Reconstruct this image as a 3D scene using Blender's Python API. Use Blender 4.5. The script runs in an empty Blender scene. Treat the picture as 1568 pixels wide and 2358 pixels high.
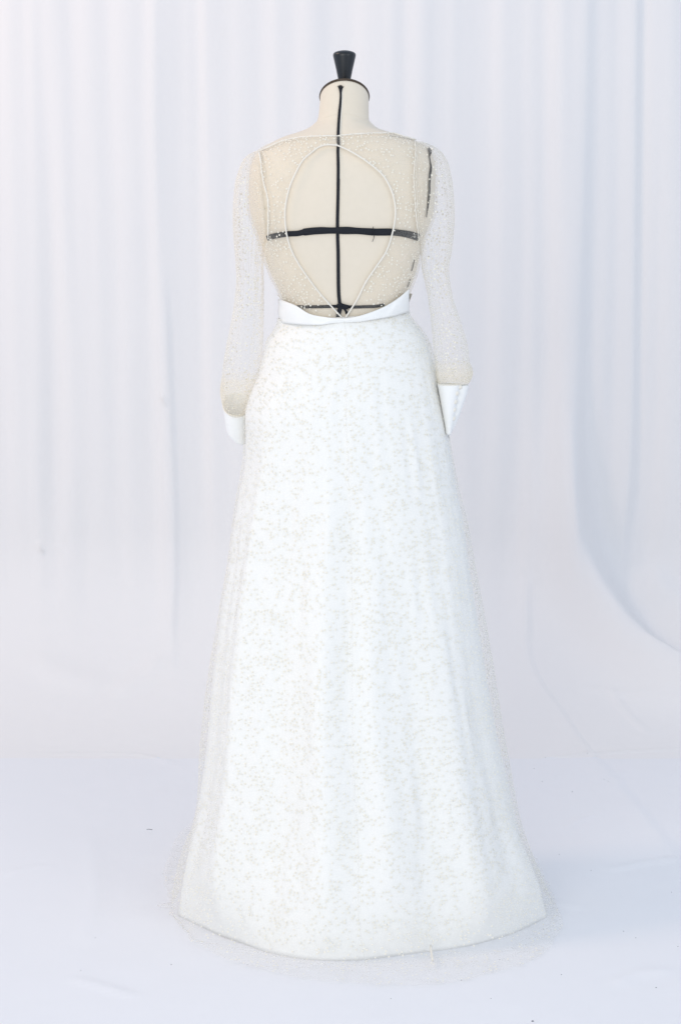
import bpy, math, random
import numpy as np
from mathutils import Vector
rng = np.random.RandomState(7)
random.seed(7)
PI = math.pi
sc = bpy.context.scene

# ------------------------------------------------------------------ camera
CAM = np.array([0.0, -3.6, 1.35]); PITCH = math.radians(9.2); F = 4320.0   # focal length in units of a 1568 x 2358 frame
cam = bpy.data.cameras.new('camera'); co = bpy.data.objects.new('camera', cam)
sc.collection.objects.link(co); sc.camera = co
co.location = CAM; co.rotation_euler = (PI/2 - PITCH, 0, 0)
cam.sensor_fit = 'VERTICAL'; cam.sensor_height = 36; cam.lens = 36*F/2358
cam.clip_start = 0.05; cam.clip_end = 100
# ------------------------------------------------------------------ light: cool soft room light, warm-white window in front, warm lamp above left, added fill at right
w = bpy.data.worlds.new('World'); sc.world = w; w.use_nodes = True
bg = w.node_tree.nodes['Background']; bg.inputs[0].default_value = (0.81, 0.917, 1.11, 1); bg.inputs[1].default_value = 0.81
def area(name, loc, target, size, power, col):
    l = bpy.data.lights.new(name, 'AREA'); l.shape = 'RECTANGLE'; l.size, l.size_y = size
    l.energy = power; l.color = col
    o = bpy.data.objects.new(name, l); sc.collection.objects.link(o); o.location = loc
    o.rotation_euler = (Vector(target)-Vector(loc)).to_track_quat('-Z', 'Y').to_euler()
area('window_light', (-1.5, -4.4, 1.8), (0.1, 0.3, 0.7), (2.6, 2.2), 65, (1.0, 0.95, 0.84))
area('ceiling_light', (-2.6, -0.2, 3.3), (0.2, 1.2, 1.7), (0.7, 0.7), 32, (1.0, 0.70, 0.50))
area('side_fill', (1.9, -2.5, 2.0), (0.1, 0.0, 0.9), (1.4, 1.4), 13, (1.0, 0.97, 0.92))  # added fill, unseen source, lifts the neck and the right of the skirt
sc.view_settings.view_transform = 'Standard'; sc.view_settings.look = 'None'
sc.view_settings.exposure = 0.0; sc.view_settings.gamma = 1.0
sc.cycles.transparent_max_bounces = 32; sc.cycles.max_bounces = 8; sc.cycles.use_denoising = True

# ------------------------------------------------------------------ projection helpers
CP, SP = math.cos(PITCH), math.sin(PITCH)
def w_at(px, py, y):
    """world point on the sight line of (px, py) at depth plane y"""
    dx = (px-784.0)/F; dz = -(py-1179.0)/F
    fy = CP + dz*SP; fz = -SP + dz*CP                    # direction (dx, fy, fz)
    t = (y-CAM[1])/fy
    return np.array([dx*t, y, CAM[2]+fz*t])
def floor_at(px, py, z=0.0):
    dx = (px-784.0)/F; dz = -(py-1179.0)/F
    fy = CP + dz*SP; fz = -SP + dz*CP
    t = (z-CAM[2])/fz
    return np.array([dx*t, CAM[1]+fy*t, z])
def py_of(y, z):
    ry, rz = y-CAM[1], z-CAM[2]
    f = ry*CP - rz*SP; u = ry*SP + rz*CP
    return 1179.0 - F*u/f
def z_of(py, y=0.0): return w_at(784, py, y)[2]

def smooth_interp(x, xs, ys):
    """monotone cubic (PCHIP-like)"""
    xs = np.asarray(xs, float); ys = np.asarray(ys, float); x = np.clip(np.asarray(x, float), xs[0], xs[-1])
    h = np.diff(xs); d = np.diff(ys)/h
    m = np.zeros(len(xs)); m[0] = d[0]; m[-1] = d[-1]
    for i in range(1, len(xs)-1):
        m[i] = 0 if d[i-1]*d[i] <= 0 else 3*(h[i-1]+h[i])/((2*h[i]+h[i-1])/d[i-1] + (h[i]+2*h[i-1])/d[i])
    k = np.clip(np.searchsorted(xs, x, side='right')-1, 0, len(xs)-2)
    t = (x-xs[k])/h[k]
    return ((2*t**3-3*t**2+1)*ys[k] + (t**3-2*t**2+t)*h[k]*m[k] + (-2*t**3+3*t**2)*ys[k+1] + (t**3-t**2)*h[k]*m[k+1])

class Noise2:
    def __init__(s, seed): s.g = np.random.RandomState(seed).rand(256, 256)*2-1
    def __call__(s, x, y):
        x = np.asarray(x, float); y = np.asarray(y, float)
        xi = np.floor(x).astype(int); yi = np.floor(y).astype(int); fx = x-xi; fy = y-yi
        fx = fx*fx*fx*(fx*(fx*6-15)+10); fy = fy*fy*fy*(fy*(fy*6-15)+10)
        g = lambda a, b: s.g[a % 256, b % 256]
        return (g(xi, yi)*(1-fx)+g(xi+1, yi)*fx)*(1-fy) + (g(xi, yi+1)*(1-fx)+g(xi+1, yi+1)*fx)*fy
N1, N2, N3 = Noise2(1), Noise2(2), Noise2(3)

def spline(pts, n):
    """Catmull-Rom resample of a list of points, n samples"""
    p = np.asarray(pts, float)
    L = np.concatenate([[0], np.cumsum(np.linalg.norm(np.diff(p, axis=0), axis=1))])
    t = np.linspace(0, L[-1], n)
    k = np.clip(np.searchsorted(L, t, side='right')-1, 0, len(p)-2)
    u = ((t-L[k])/(L[k+1]-L[k]))[:, None]
    P = np.vstack([2*p[0]-p[1], p, 2*p[-1]-p[-2]])
    a, b, c, d = P[k], P[k+1], P[k+2], P[k+3]
    return 0.5*((2*b)+(-a+c)*u+(2*a-5*b+4*c-d)*u**2+(-a+3*b-3*c+d)*u**3)

# ------------------------------------------------------------------ object helpers
def mesh_obj(name, V, Fc, mat, parent=None, smooth=True):
    V = np.asarray(V, np.float32).reshape(-1, 3)
    me = bpy.data.meshes.new(name)
    if isinstance(Fc, np.ndarray):
        n, k = Fc.shape
        me.vertices.add(len(V)); me.vertices.foreach_set('co', V.ravel())
        me.loops.add(n*k); me.loops.foreach_set('vertex_index', Fc.astype(np.int32).ravel())
        me.polygons.add(n); me.polygons.foreach_set('loop_start', (np.arange(n)*k).astype(np.int32))
        me.update(calc_edges=True); me.validate()
    else:
        me.from_pydata([tuple(v) for v in V.tolist()], [], [tuple(int(i) for i in f) for f in Fc]); me.update()
    me.materials.append(mat)
    me.polygons.foreach_set('use_smooth', [smooth]*len(me.polygons))
    o = bpy.data.objects.new(name, me); sc.collection.objects.link(o)
    if parent is not None: o.parent = parent
    return o
def grid_faces(nu, nv, wrap_v=False, off=0):
    """nu rows x nv columns"""
    i, j = np.meshgrid(np.arange(nu-1), np.arange(nv if wrap_v else nv-1), indexing='ij')
    j2 = (j+1) % nv
    return (np.stack([i*nv+j, i*nv+j2, (i+1)*nv+j2, (i+1)*nv+j], -1).reshape(-1, 4)+off)
class MB:
    def __init__(s): s.V = []; s.F = []; s.n = 0
    def add(s, V, Fs):
        V = np.asarray(V, float).reshape(-1, 3)
        s.V.append(V); s.F += [tuple(int(i)+s.n for i in f) for f in Fs]; s.n += len(V); return s
    def tube(s, pts, r, k=8, flat=None, cap=True):
        """tube along pts; r scalar or array; flat=(w, t, normals) makes a ribbon section"""
        p = np.asarray(pts, float); n = len(p); r = np.broadcast_to(np.asarray(r, float), (n,))
        T = np.gradient(p, axis=0); T /= np.linalg.norm(T, axis=1)[:, None]+1e-12
        up = np.array([0, -1.0, 0.02])
        V = []
        for i in range(n):
            u = up if abs(T[i] @ up) < .95 else np.array([1.0, 0, 0])
            a = np.cross(T[i], u); a /= np.linalg.norm(a); b = np.cross(a, T[i])
            for q in range(k):
                c = 2*PI*q/k
                V.append(p[i]+r[i]*(math.cos(c)*a+math.sin(c)*b))
        Fs = grid_faces(n, k, True).tolist()
        if cap: Fs += [list(range(k))[::-1], list(range((n-1)*k, n*k))]
        return s.add(V, Fs)
    def ribbon(s, pts, nrm, width, thick):
        """flat band of given width and thickness lying on a surface with normals nrm"""
        p = np.asarray(pts, float); n = len(p); width = np.broadcast_to(np.asarray(width, float), (n,))
        T = np.gradient(p, axis=0); T /= np.linalg.norm(T, axis=1)[:, None]
        S = np.cross(T, nrm); S /= np.linalg.norm(S, axis=1)[:, None]
        W = (width/2)[:, None]
        V = np.stack([p-S*W, p-S*W*.92+nrm*thick, p+S*W*.92+nrm*thick, p+S*W], 1).reshape(-1, 3)
        Fs = grid_faces(n, 4, True).tolist()+[[3, 2, 1, 0], [(n-1)*4+i for i in range(4)]]
        return s.add(V, Fs)
    def build(s, name, mat, parent=None, smooth=True):
        return mesh_obj(name, np.vstack(s.V), s.F, mat, parent, smooth)
def empty(name, loc, label, cat):
    o = bpy.data.objects.new(name, None); sc.collection.objects.link(o); o.location = loc
    o['label'] = label; o['category'] = cat; o.empty_display_size = .1
    return o
def fix(parent):
    """meshes are written in world coordinates: take the parent's place out again"""
    bpy.context.view_layer.update()
    for ch in parent.children_recursive:
        ch.matrix_parent_inverse = ch.parent.matrix_world.inverted()

# ------------------------------------------------------------------ materials
def new_mat(name):
    m = bpy.data.materials.new(name); m.use_nodes = True
    nt = m.node_tree; return m, nt, nt.nodes['Principled BSDF'], nt.nodes['Material Output']
def cloth(name, col, col2=None, rough=.8, sheen=.15, nscale=60, weave=900, bump=.15, dist=.0004, scale_vec=(1, 1, 1)):
    m, nt, p, out = new_mat(name); L = nt.links.new; N = nt.nodes.new
    tc = N('ShaderNodeTexCoord'); mp = N('ShaderNodeMapping'); L(tc.outputs['Object'], mp.inputs[0]); mp.inputs['Scale'].default_value = scale_vec
    n1 = N('ShaderNodeTexNoise'); n1.inputs['Scale'].default_value = nscale; n1.inputs['Detail'].default_value = 5; L(mp.outputs[0], n1.inputs[0])
    mix = N('ShaderNodeMix'); mix.data_type = 'RGBA'
    mix.inputs[6].default_value = (*col, 1); mix.inputs[7].default_value = (*(col2 or tuple(c*.94 for c in col)), 1)
    L(n1.outputs[0], mix.inputs[0]); L(mix.outputs[2], p.inputs['Base Color'])
    n2 = N('ShaderNodeTexNoise'); n2.inputs['Scale'].default_value = weave; n2.inputs['Detail'].default_value = 2; L(mp.outputs[0], n2.inputs[0])
    b = N('ShaderNodeBump'); b.inputs['Strength'].default_value = bump; b.inputs['Distance'].default_value = dist
    L(n2.outputs[0], b.inputs['Height']); L(b.outputs[0], p.inputs['Normal'])
    p.inputs['Roughness'].default_value = rough; p.inputs['Sheen Weight'].default_value = sheen
    p.inputs['Specular IOR Level'].default_value = .25
    return m
def tulle(name, col, cover, edge, scale=420, warm=(.9, .86, .78)):
    """open net: mostly holes, threads of diffuse and translucent nylon; slanting sight lines meet more thread"""
    m, nt, p, out = new_mat(name); L = nt.links.new; N = nt.nodes.new
    nt.nodes.remove(p)
    tr = N('ShaderNodeBsdfTransparent'); df = N('ShaderNodeBsdfDiffuse'); tl = N('ShaderNodeBsdfTranslucent')
    df.inputs[0].default_value = (*col, 1); tl.inputs[0].default_value = (*warm, 1)
    mx = N('ShaderNodeMixShader'); mx.inputs[0].default_value = .38; L(df.outputs[0], mx.inputs[1]); L(tl.outputs[0], mx.inputs[2])
    tc = N('ShaderNodeTexCoord')
    n1 = N('ShaderNodeTexNoise'); n1.inputs['Scale'].default_value = scale; n1.inputs['Detail'].default_value = 3; L(tc.outputs['Object'], n1.inputs[0])
    mr = N('ShaderNodeMapRange'); mr.inputs['From Min'].default_value = .3; mr.inputs['From Max'].default_value = .7
    mr.inputs['To Min'].default_value = .45; mr.inputs['To Max'].default_value = 1.5; L(n1.outputs[0], mr.inputs[0])
    lw = N('ShaderNodeLayerWeight'); lw.inputs[0].default_value = .35
    mr2 = N('ShaderNodeMapRange'); mr2.inputs['To Min'].default_value = cover; mr2.inputs['To Max'].default_value = edge; L(lw.outputs['Facing'], mr2.inputs[0])
    mul = N('ShaderNodeMath'); mul.operation = 'MULTIPLY'; mul.use_clamp = True; L(mr.outputs[0], mul.inputs[0]); L(mr2.outputs[0], mul.inputs[1])
    fin = N('ShaderNodeMixShader'); L(mul.outputs[0], fin.inputs[0]); L(tr.outputs[0], fin.inputs[1]); L(mx.outputs[0], fin.inputs[2])
    L(fin.outputs[0], out.inputs[0])
    return m
M = {}
M['curtain'] = cloth('white_cotton_curtain', (.81, .795, .78), (.79, .778, .77), nscale=1.5, weave=500, bump=.12, sheen=.1)
M['floor'] = cloth('white_cotton_floor', (.795, .797, .812), (.78, .784, .80), nscale=1.2, weave=500, bump=.12, sheen=.1)  # bluer than the curtain: cool light on the floor put into the colour
M['lining'] = cloth('white_crepe_lining', (.865, .862, .83), (.855, .852, .82), nscale=3, weave=1200, bump=.05, sheen=.1, rough=.6)
M['satin'] = cloth('ivory_satin', (.86, .86, .835), (.85, .85, .82), nscale=12, weave=1500, bump=.04, rough=.42)
M['linen'] = cloth('cream_linen', (.78, .70, .575), (.74, .665, .54), nscale=90, weave=1600, bump=.35, dist=.0006)
M['piping'] = cloth('ivory_piping', (.83, .79, .70), nscale=200, weave=1200, bump=.3, rough=.55)
M['tulle'] = tulle('ivory_tulle', (.93, .90, .82), .07, .50, warm=(.95, .88, .76))
M['tulle_skirt'] = tulle('ivory_tulle_skirt', (.90, .89, .84), .05, .36)
M['tulle_dense'] = tulle('gathered_ivory_tulle', (.96, .90, .77), .16, .36, warm=(.97, .89, .72))
M['loop'] = cloth('shade_dark_loop_cord', (.60, .54, .43))  # darkened, so the cord carries the shade crescents round the buttons
M['dots'] = cloth('cream_flock', (.80, .765, .65), (.83, .80, .70), nscale=300, weave=3000, bump=.1)
M['tape'] = cloth('black_twill_tape', (.010, .012, .016), (.018, .020, .026), nscale=500, weave=1800, bump=.5, sheen=.05)
M['thread'] = cloth('grey_thread', (.09, .09, .11), nscale=100)
m, nt, p, _ = new_mat('black_lacquer'); p.inputs['Base Color'].default_value = (.008, .010, .012, 1); p.inputs['Roughness'].default_value = .32
n = nt.nodes.new('ShaderNodeTexNoise'); n.inputs['Scale'].default_value = 60; r_ = nt.nodes.new('ShaderNodeMapRange')
r_.inputs['To Min'].default_value = .25; r_.inputs['To Max'].default_value = .45
nt.links.new(n.outputs[0], r_.inputs[0]); nt.links.new(r_.outputs[0], p.inputs['Roughness']); M['lacquer'] = m
m, nt, p, _ = new_mat('dark_walnut'); p.inputs['Roughness'].default_value = .35
n = nt.nodes.new('ShaderNodeTexNoise'); n.inputs['Scale'].default_value = 40
c = nt.nodes.new('ShaderNodeValToRGB'); c.color_ramp.elements[0].color = (.012, .008, .005, 1); c.color_ramp.elements[1].color = (.09, .055, .025, 1)
nt.links.new(n.outputs[0], c.inputs[0]); nt.links.new(c.outputs[0], p.inputs['Base Color']); M['walnut'] = m

# ================================================================== BACKDROP: one sheet falling to the floor and running forward
YB, RZ, RY = 1.55, 0.46, 0.62
prof = []
for z in np.linspace(2.75, RZ, 220): prof.append((YB, z))
for a in np.linspace(0, PI/2, 90)[1:]: prof.append((YB-RY*(1-math.cos(a)), RZ*(1-math.sin(a))))
YF = YB-RY
for y in np.linspace(YF, -3.2, 420)[1:]: prof.append((y, 0.0))
prof = np.array(prof)
S = np.concatenate([[0], np.cumsum(np.linalg.norm(np.diff(prof, axis=0), axis=1))])
PYs = np.array([py_of(y, z) for y, z in prof])
vis = np.arange(len(prof)) < np.searchsorted(-prof[:, 0], 2.0)
def sheet(px, py):
    """sheet coordinates (x, s) of a place seen at (px, py)"""
    s = np.interp(py, PYs[vis], S[vis]); y = np.interp(s, S, prof[:, 0])
    return (w_at(px, py, y)[0], s)
# (track, height, width on its left, width on its right) in metres
FOLDS = [
 ([(-40,0),(-30,900),(-20,1500)], .030,.05,.05),
 ([(30,0),(42,600),(55,1300),(60,1500)], .034,.030,.050),
 ([(84,0),(95,700),(100,1350)], .026,.022,.028),
 ([(128,0),(150,500),(170,1000),(160,1400)], .034,.030,.030),
 ([(200,0),(215,500),(240,1100),(235,1500)], .024,.05,.045),
 ([(286,0),(300,700),(310,1300)], .022,.03,.05),
 ([(362,0),(362,300),(372,600),(385,1000),(395,1400)], .030,.022,.045),
 ([(430,0),(437,500),(445,1100)], .018,.03,.03),
 ([(476,0),(486,500),(495,1100),(500,1500)], .030,.020,.040),
 ([(560,0),(565,800),(565,1500)], .016,.045,.03),
 ([(640,0),(640,900)], .018,.025,.035), ([(715,0),(712,500)], .018,.03,.025),
 ([(850,0),(848,500)], .020,.025,.035), ([(905,0),(905,700)], .014,.02,.02),
 ([(970,0),(965,800)], .020,.03,.05), ([(1060,0),(1060,600),(1065,1300)], .022,.04,.05),
 ([(1165,0),(1162,400),(1155,900),(1150,1500)], .030,.030,.045),
 ([(1228,0),(1228,500),(1222,1100),(1214,1350)], .016,.022,.02),
 ([(1345,0),(1338,400),(1325,900),(1318,1150)], .030,.030,.020),
 ([(1400,0),(1395,500),(1385,900)], .018,.03,.02),
 ([(1460,0),(1456,500),(1450,1000),(1430,1250)], .034,.040,.016),
 ([(1500,0),(1497,400),(1490,900)], .018,.015,.02),
 ([(1540,0),(1538,500),(1535,1100)], .030,.028,.03),
 ([(1610,0),(1600,1000)], .03,.04,.04),
 # the sweeping folds at lower right, pulled aside on the floor
 ([(1288,0),(1290,300),(1293,600),(1296,850),(1302,1030),(1312,1150),(1330,1250),(1362,1340),(1412,1430),(1470,1500),(1530,1546),(1600,1575),(1700,1600)], (.036,.17),(.032,.085),(.032,.038)),
 ([(1480,1290),(1510,1340),(1545,1368),(1600,1400)], .030,.05,.025),
 ([(1560,1380),(1578,1440),(1600,1480)], .035,.05,.02),
]
STEPS = [  # creases with a sharp edge: height, width
 ([(384,600),(396,900),(405,1130),(407,1350),(403,1440),(405,1560)], .010,.006),
 ([(1212,1250),(1214,1430),(1218,1500),(1245,1570),(1310,1660),(1400,1770),(1490,1880),(1568,1975),(1640,2060)], .0055,.005),
 ([(1219,1330),(1222,1480)], .004,.004),
]
RIDGES = [ # fine lines in the cloth on the floor
 ([(1205,1752),(1290,1742),(1380,1733),(1480,1727),(1640,1720)], .0030,.006),
 ([(60,1735),(300,1735),(377,1749),(450,1773)], .0022,.006),
 ([(1395,2005),(1460,1990),(1568,1975)], .003,.010),
 ([(1390,1870),(1330,1890),(1300,1910)], .002,.008),
 ([(153,2247),(230,2268),(328,2295)], .0035,.010),
 ([(0,2020),(60,2000),(130,1990)], .002,.012),
 ([(1470,1500),(1520,1530),(1600,1540)], .004,.010),
 ([(1330,1580),(1420,1600),(1560,1620)], .003,.012),
 ([(1390,1570),(1450,1650),(1500,1690)], .002,.010),
 ([(90,1250),(105,1275)], .005,.006), ([(125,1255),(150,1268)], .002,.004), ([(370,905),(385,930)], .005,.005),
 ([(1220,2060),(1300,2080),(1360,2090)], .0018,.012),
 ([(1400,2270),(1470,2240),(1568,2235)], .0022,.014),
 ([(200,1900),(220,2060),(180,2200)], .0022,.02),
 ([(250,1600),(330,1560),(380,1500)], .004,.03),
 ([(60,1500),(160,1560),(260,1570)], .005,.04),
]
def track_pts(track): return spline([sheet(*q) for q in track], max(8, len(track)*5))
def polyline_dist(X, Sg, pts):
    best = np.full(X.shape, 1e9); sign = np.zeros(X.shape); end = np.zeros(X.shape)
    tot = len(pts)-1
    for i in range(tot):
        a, b = pts[i], pts[i+1]; d = b-a; L2 = d @ d
        t = np.clip(((X-a[0])*d[0]+(Sg-a[1])*d[1])/L2, 0, 1)
        ex = X-(a[0]+t*d[0]); es = Sg-(a[1]+t*d[1]); dd = np.hypot(ex, es)
        m_ = dd < best
        best = np.where(m_, dd, best); sign = np.where(m_, ex*d[1]-es*d[0], sign); end = np.where(m_, (i+t)/tot, end)
    return best*np.sign(sign), end
def sheet_patch(s0, s1, ns, x0, x1, nx):
    ss = np.linspace(s0, s1, ns); xs = np.linspace(x0, x1, nx)
    Sg, X = np.meshgrid(ss, xs, indexing='ij')
    y = np.interp(Sg, S, prof[:, 0]); z = np.interp(Sg, S, prof[:, 1])
    eps = 2e-3
    ty = np.interp(Sg+eps, S, prof[:, 0])-np.interp(Sg-eps, S, prof[:, 0]); tz = np.interp(Sg+eps, S, prof[:, 1])-np.interp(Sg-eps, S, prof[:, 1])
    ln = np.hypot(ty, tz); ny, nz = tz/ln, -ty/ln           # towards the room
    D = np.zeros(X.shape)
    fall = 1/(1+np.exp((Sg-2.45)/.10))                       # hanging folds die out towards the floor
    def window(tr, reach):
        if reach > .04 and tr[0][1] <= 0 and 800 < tr[-1][1] < 1500: tr = tr+[(tr[-1][0]+(tr[-1][0]-tr[-2][0])*.3, tr[-1][1]+350)]
        pts = track_pts(tr); lo, hi = pts.min(0)-reach, pts.max(0)+reach
        i0, i1 = np.searchsorted(ss, [lo[1], hi[1]]); j0, j1 = np.searchsorted(xs, [lo[0], hi[0]])
        return (slice(i0, i1), slice(j0, j1)), pts
    for tr, h, wl, wr in FOLDS:
        big = isinstance(h, tuple)
        W, pts = window(tr, .30 if big else 3.2*max(wl, wr))
        if W[0].start >= W[0].stop or W[1].start >= W[1].stop: continue
        d, e = polyline_dist(X[W], Sg[W], pts)
        if big:
            q_ = np.clip((e-.42)/.33, 0, 1); q_ = q_*q_*(3-2*q_)
            h = h[0]+(h[1]-h[0])*q_; wl = wl[0]+(wl[1]-wl[0])*q_; wr = wr[0]+(wr[1]-wr[0])*q_
        wdt = np.where(d < 0, wl, wr)*1.25
        top_free = (tr[0][1] <= 0)
        fade = np.clip((1-e)*3.0, 0, 1); fade = fade*fade*(3-2*fade)
        if not top_free: fade = fade*np.clip(e*4, 0, 1) if tr[0][1] > 0 else fade
        if tr[-1][1] >= 1560 or tr[-1][0] > 1568: fade = np.clip(e*2, 0, 1)**2*(3-2*np.clip(e*2, 0, 1))
        if big: fade = 1; top_free = False
        D[W] += h*.54*np.exp(-(d/wdt)**2)*fade*(fall[W] if top_free else 1)
    for tr, h, wd in STEPS:
        W, pts = window(tr, .3)
        if W[0].start >= W[0].stop or W[1].start >= W[1].stop: continue
        d, e = polyline_dist(X[W], Sg[W], pts)
        D[W] += h*(.5-.5*np.tanh(d/wd))*np.exp(-np.clip(-d, 0, None)/.07)*np.clip(e*6, 0, 1)*np.clip((1-e)*6, 0, 1)
    for tr, h, wd in RIDGES:
        W, pts = window(tr, 3.5*wd)
        if W[0].start >= W[0].stop or W[1].start >= W[1].stop: continue
        d, e = polyline_dist(X[W], Sg[W], pts)
        D[W] += 1.5*h*np.exp(-(d/wd)**2)*np.clip(e*5, 0, 1)*np.clip((1-e)*5, 0, 1)
    hang = 1/(1+np.exp((Sg-2.55)/.12))
    D += hang*(.012*N1(X*5, Sg*.6)+.0035*N2(X*15, Sg*.9)+.0007*N3(X*40, Sg*2.0))
    D += (1-hang)*(.0014*N1(X*4+30, Sg*5)+.0008*N2(X*11, Sg*13)+.0005*N3(X*30, Sg*32))-.0018*(1-hang)
    V = np.stack([X, y+ny*D, z+nz*D], -1)
    return V.reshape(-1, 3), grid_faces(ns, nx)
s_crease = np.interp(1745, PYs[vis], S[vis])
Vc, Fc_ = sheet_patch(0, s_crease, 360, -1.9, 1.9, 560)
cur = mesh_obj('curtain', Vc, Fc_[:, ::-1], M['curtain'])
cur['label'] = 'white cotton backdrop curtain hanging in soft vertical folds behind the dress'; cur['category'] = 'curtain'
Vf, Ff = sheet_patch(s_crease, S[-1], 340, -1.9, 1.9, 320)
flo = mesh_obj('floor', Vf, Ff[:, ::-1], M['floor']); flo['kind'] = 'structure'

# ================================================================== DRESS FORM
def px2x(px, py, y=0.0): return w_at(px, py, y)[0]
# row, left, right, depth to the back, depth to the front, middle depth
TOR = [(196,738,848,.046,.046,.010),(230,737,849,.047,.047,.008),(262,734,849,.048,.049,.006),(276,731,850,.050,.050,.004),(286,722,858,.054,.052,.002),(296,708,872,.059,.056,0),
       (304,688,897,.064,.060,0),(314,656,932,.070,.065,0),(326,630,960,.076,.070,0),(340,607,984,.082,.074,0),(358,588,996,.090,.080,0),(380,578,1001,.098,.086,0),
       (410,574,1002,.104,.096,0),(450,573,1001,.108,.108,0),(490,577,998,.109,.118,0),(520,586,988,.108,.124,0),(545,596,977,.106,.126,0),(570,604,970,.103,.124,0),(600,613,964,.099,.116,0),
       (640,628,953,.092,.104,0),(675,646,939,.087,.094,0),(705,655,930,.083,.088,0),(740,655,930,.080,.086,0),(790,640,950,.088,.090,0),(860,620,975,.100,.096,0),(950,612,980,.100,.096,0)]
TOR = np.array(TOR, float)
TZ = np.array([z_of(r[0]) for r in TOR])[::-1]
def tor_col(k): return TOR[::-1, k]
TXL = np.array([px2x(r[1], r[0]) for r in TOR])[::-1]; TXR = np.array([px2x(r[2], r[0]) for r in TOR])[::-1]
def tor(z):
    xl = smooth_interp(z, TZ, TXL); xr = smooth_interp(z, TZ, TXR)
    return (xl+xr)/2, (xr-xl)/2, smooth_interp(z, TZ, tor_col(3)), smooth_interp(z, TZ, tor_col(4)), smooth_interp(z, TZ, tor_col(5))
def texp(z):   # section exponent: round neck, fuller back
    zn = z_of(276)
    return np.where(np.asarray(z) > zn, 2.0, np.clip(2.0+(zn-np.asarray(z))*8, 2.0, 2.35))
def back_y(x, z, off=0.0):
    cx, a, b, f, cy = tor(z); n_ = texp(z)
    q = np.clip(np.abs((x-cx)/(a+off)), 0, .9995)
    return cy-(b+off)*(1-q**n_)**(1/n_)
def on_back(px, py, off=0.0):
    """point of the form's back (offset outward) seen at (px, py)"""
    y = -.08
    for _ in range(14):
        P = w_at(px, py, y); y = .5*y+.5*float(back_y(P[0], P[2], off))
    P = w_at(px, py, y); cx, a, b, f, cy = tor(P[2])
    P[0] = np.clip(P[0], cx-(a+off)*.9995, cx+(a+off)*.9995)
    return P
def nrm_at(P, off=0.0):
    e = 2e-3
    dx = (back_y(P[0]+e, P[2], off)-back_y(P[0]-e, P[2], off))/(2*e); dz = (back_y(P[0], P[2]+e, off)-back_y(P[0], P[2]-e, off))/(2*e)
    dx = np.clip(dx, -4, 4); dz = np.clip(dz, -2, 2)
    n_ = np.array([dx, -1.0, dz]); n_ = n_*np.array([1, 1, 1])
    n_ = np.array([dx*1.0, -1.0, dz*1.0]); n_ /= np.linalg.norm(n_)
    return n_
def superell(th, n_):
    c, s = np.cos(th), np.sin(th)
    return np.sign(c)*np.abs(c)**(2/n_), np.sign(s)*np.abs(s)**(2/n_)
def torso_rings(z, off, ths, tilt=None):
    cx, a, b, f, cy = tor(z); c, s = superell(ths, float(texp(z)))
    x = cx+(a+off)*c; y = np.where(s > 0, cy-(b+off)*s, cy-(f+off)*s)
    return x, y

form = empty('dress_form', (0, 0, 0), 'cream linen tailor\'s dress form with black tapes and a black neck knob, wearing the gown', 'mannequin')
ths = np.linspace(0, 2*PI, 144, endpoint=False)
TILT = math.tan(math.radians(33))
z_top = z_of(222)
rings = []
zs = np.concatenate([np.linspace(z_of(950), z_of(330), 90), np.linspace(z_of(328), z_of(262), 40), np.linspace(z_of(258), z_of(224), 14)])
for z in zs:
    x, y = torso_rings(z, 0, ths)
    k = np.clip((z-z_of(262))/(z_top-z_of(262)), 0, 1)
    zz = z-(y-.008)*TILT*k*1.0
    rings.append(np.stack([x, y, zz], -1))
# flat neck top, following the tilt
last = rings[-1]; cen = last.mean(0)
for f_ in (.97, .5, .02): rings.append(cen+(last-cen)*f_+(np.array([0, 0, .0]) if f_ > .9 else 0))
V = np.concatenate(rings)
body = mesh_obj('torso', V, grid_faces(len(rings), 144, True), M['linen'], form)
# neck cap: thin dark disc with rounded edge, tilted forward
def cap_pt(r, th, up):
    a = last-cen
    i = th/(2*PI)*144; i0 = int(i) % 144; v = a[i0]
    nrm = np.array([0, math.sin(math.radians(33)), math.cos(math.radians(33))])
    return cen+v*r+nrm*up
cp = []
for r, up in ((.98, -.001), (1.035, .0), (1.045, .0015), (1.035, .0032), (.9, .0040), (.4, .0044), (.01, .0045)):
    cp.append([cap_pt(r, 2*PI*i/144, up) for i in range(144)])
mesh_obj('neck_cap', np.array(cp), grid_faces(len(cp), 144, True), M['walnut'], form)
# knob
kn = []; kc = w_at(793, 222, .012)
zb = kc[2]+.001; ztop = w_at(793, 116, .012)[2]; z_w = w_at(793, 128, .012)[2]
sc_ = 3.612/F
for z, r in [(zb, 9), (zb+.002, 10), (w_at(793,191,.012)[2], 12.6), (w_at(793,160,.012)[2], 18.6), (z_w-.002, 25.2), (z_w+.001, 25.7), (z_w+.004, 24.6), (z_w+.0065, 21), (z_w+.0083, 14.5), (ztop, 7), (ztop+.0003, .2)]:
    kn.append([(kc[0]+r*sc_*math.cos(t), kc[1]+r*sc_*math.sin(t), z) for t in np.linspace(0, 2*PI, 48, endpoint=False)])
mesh_obj('neck_knob', np.array(kn), grid_faces(len(kn), 48, True), M['lacquer'], form)

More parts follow.
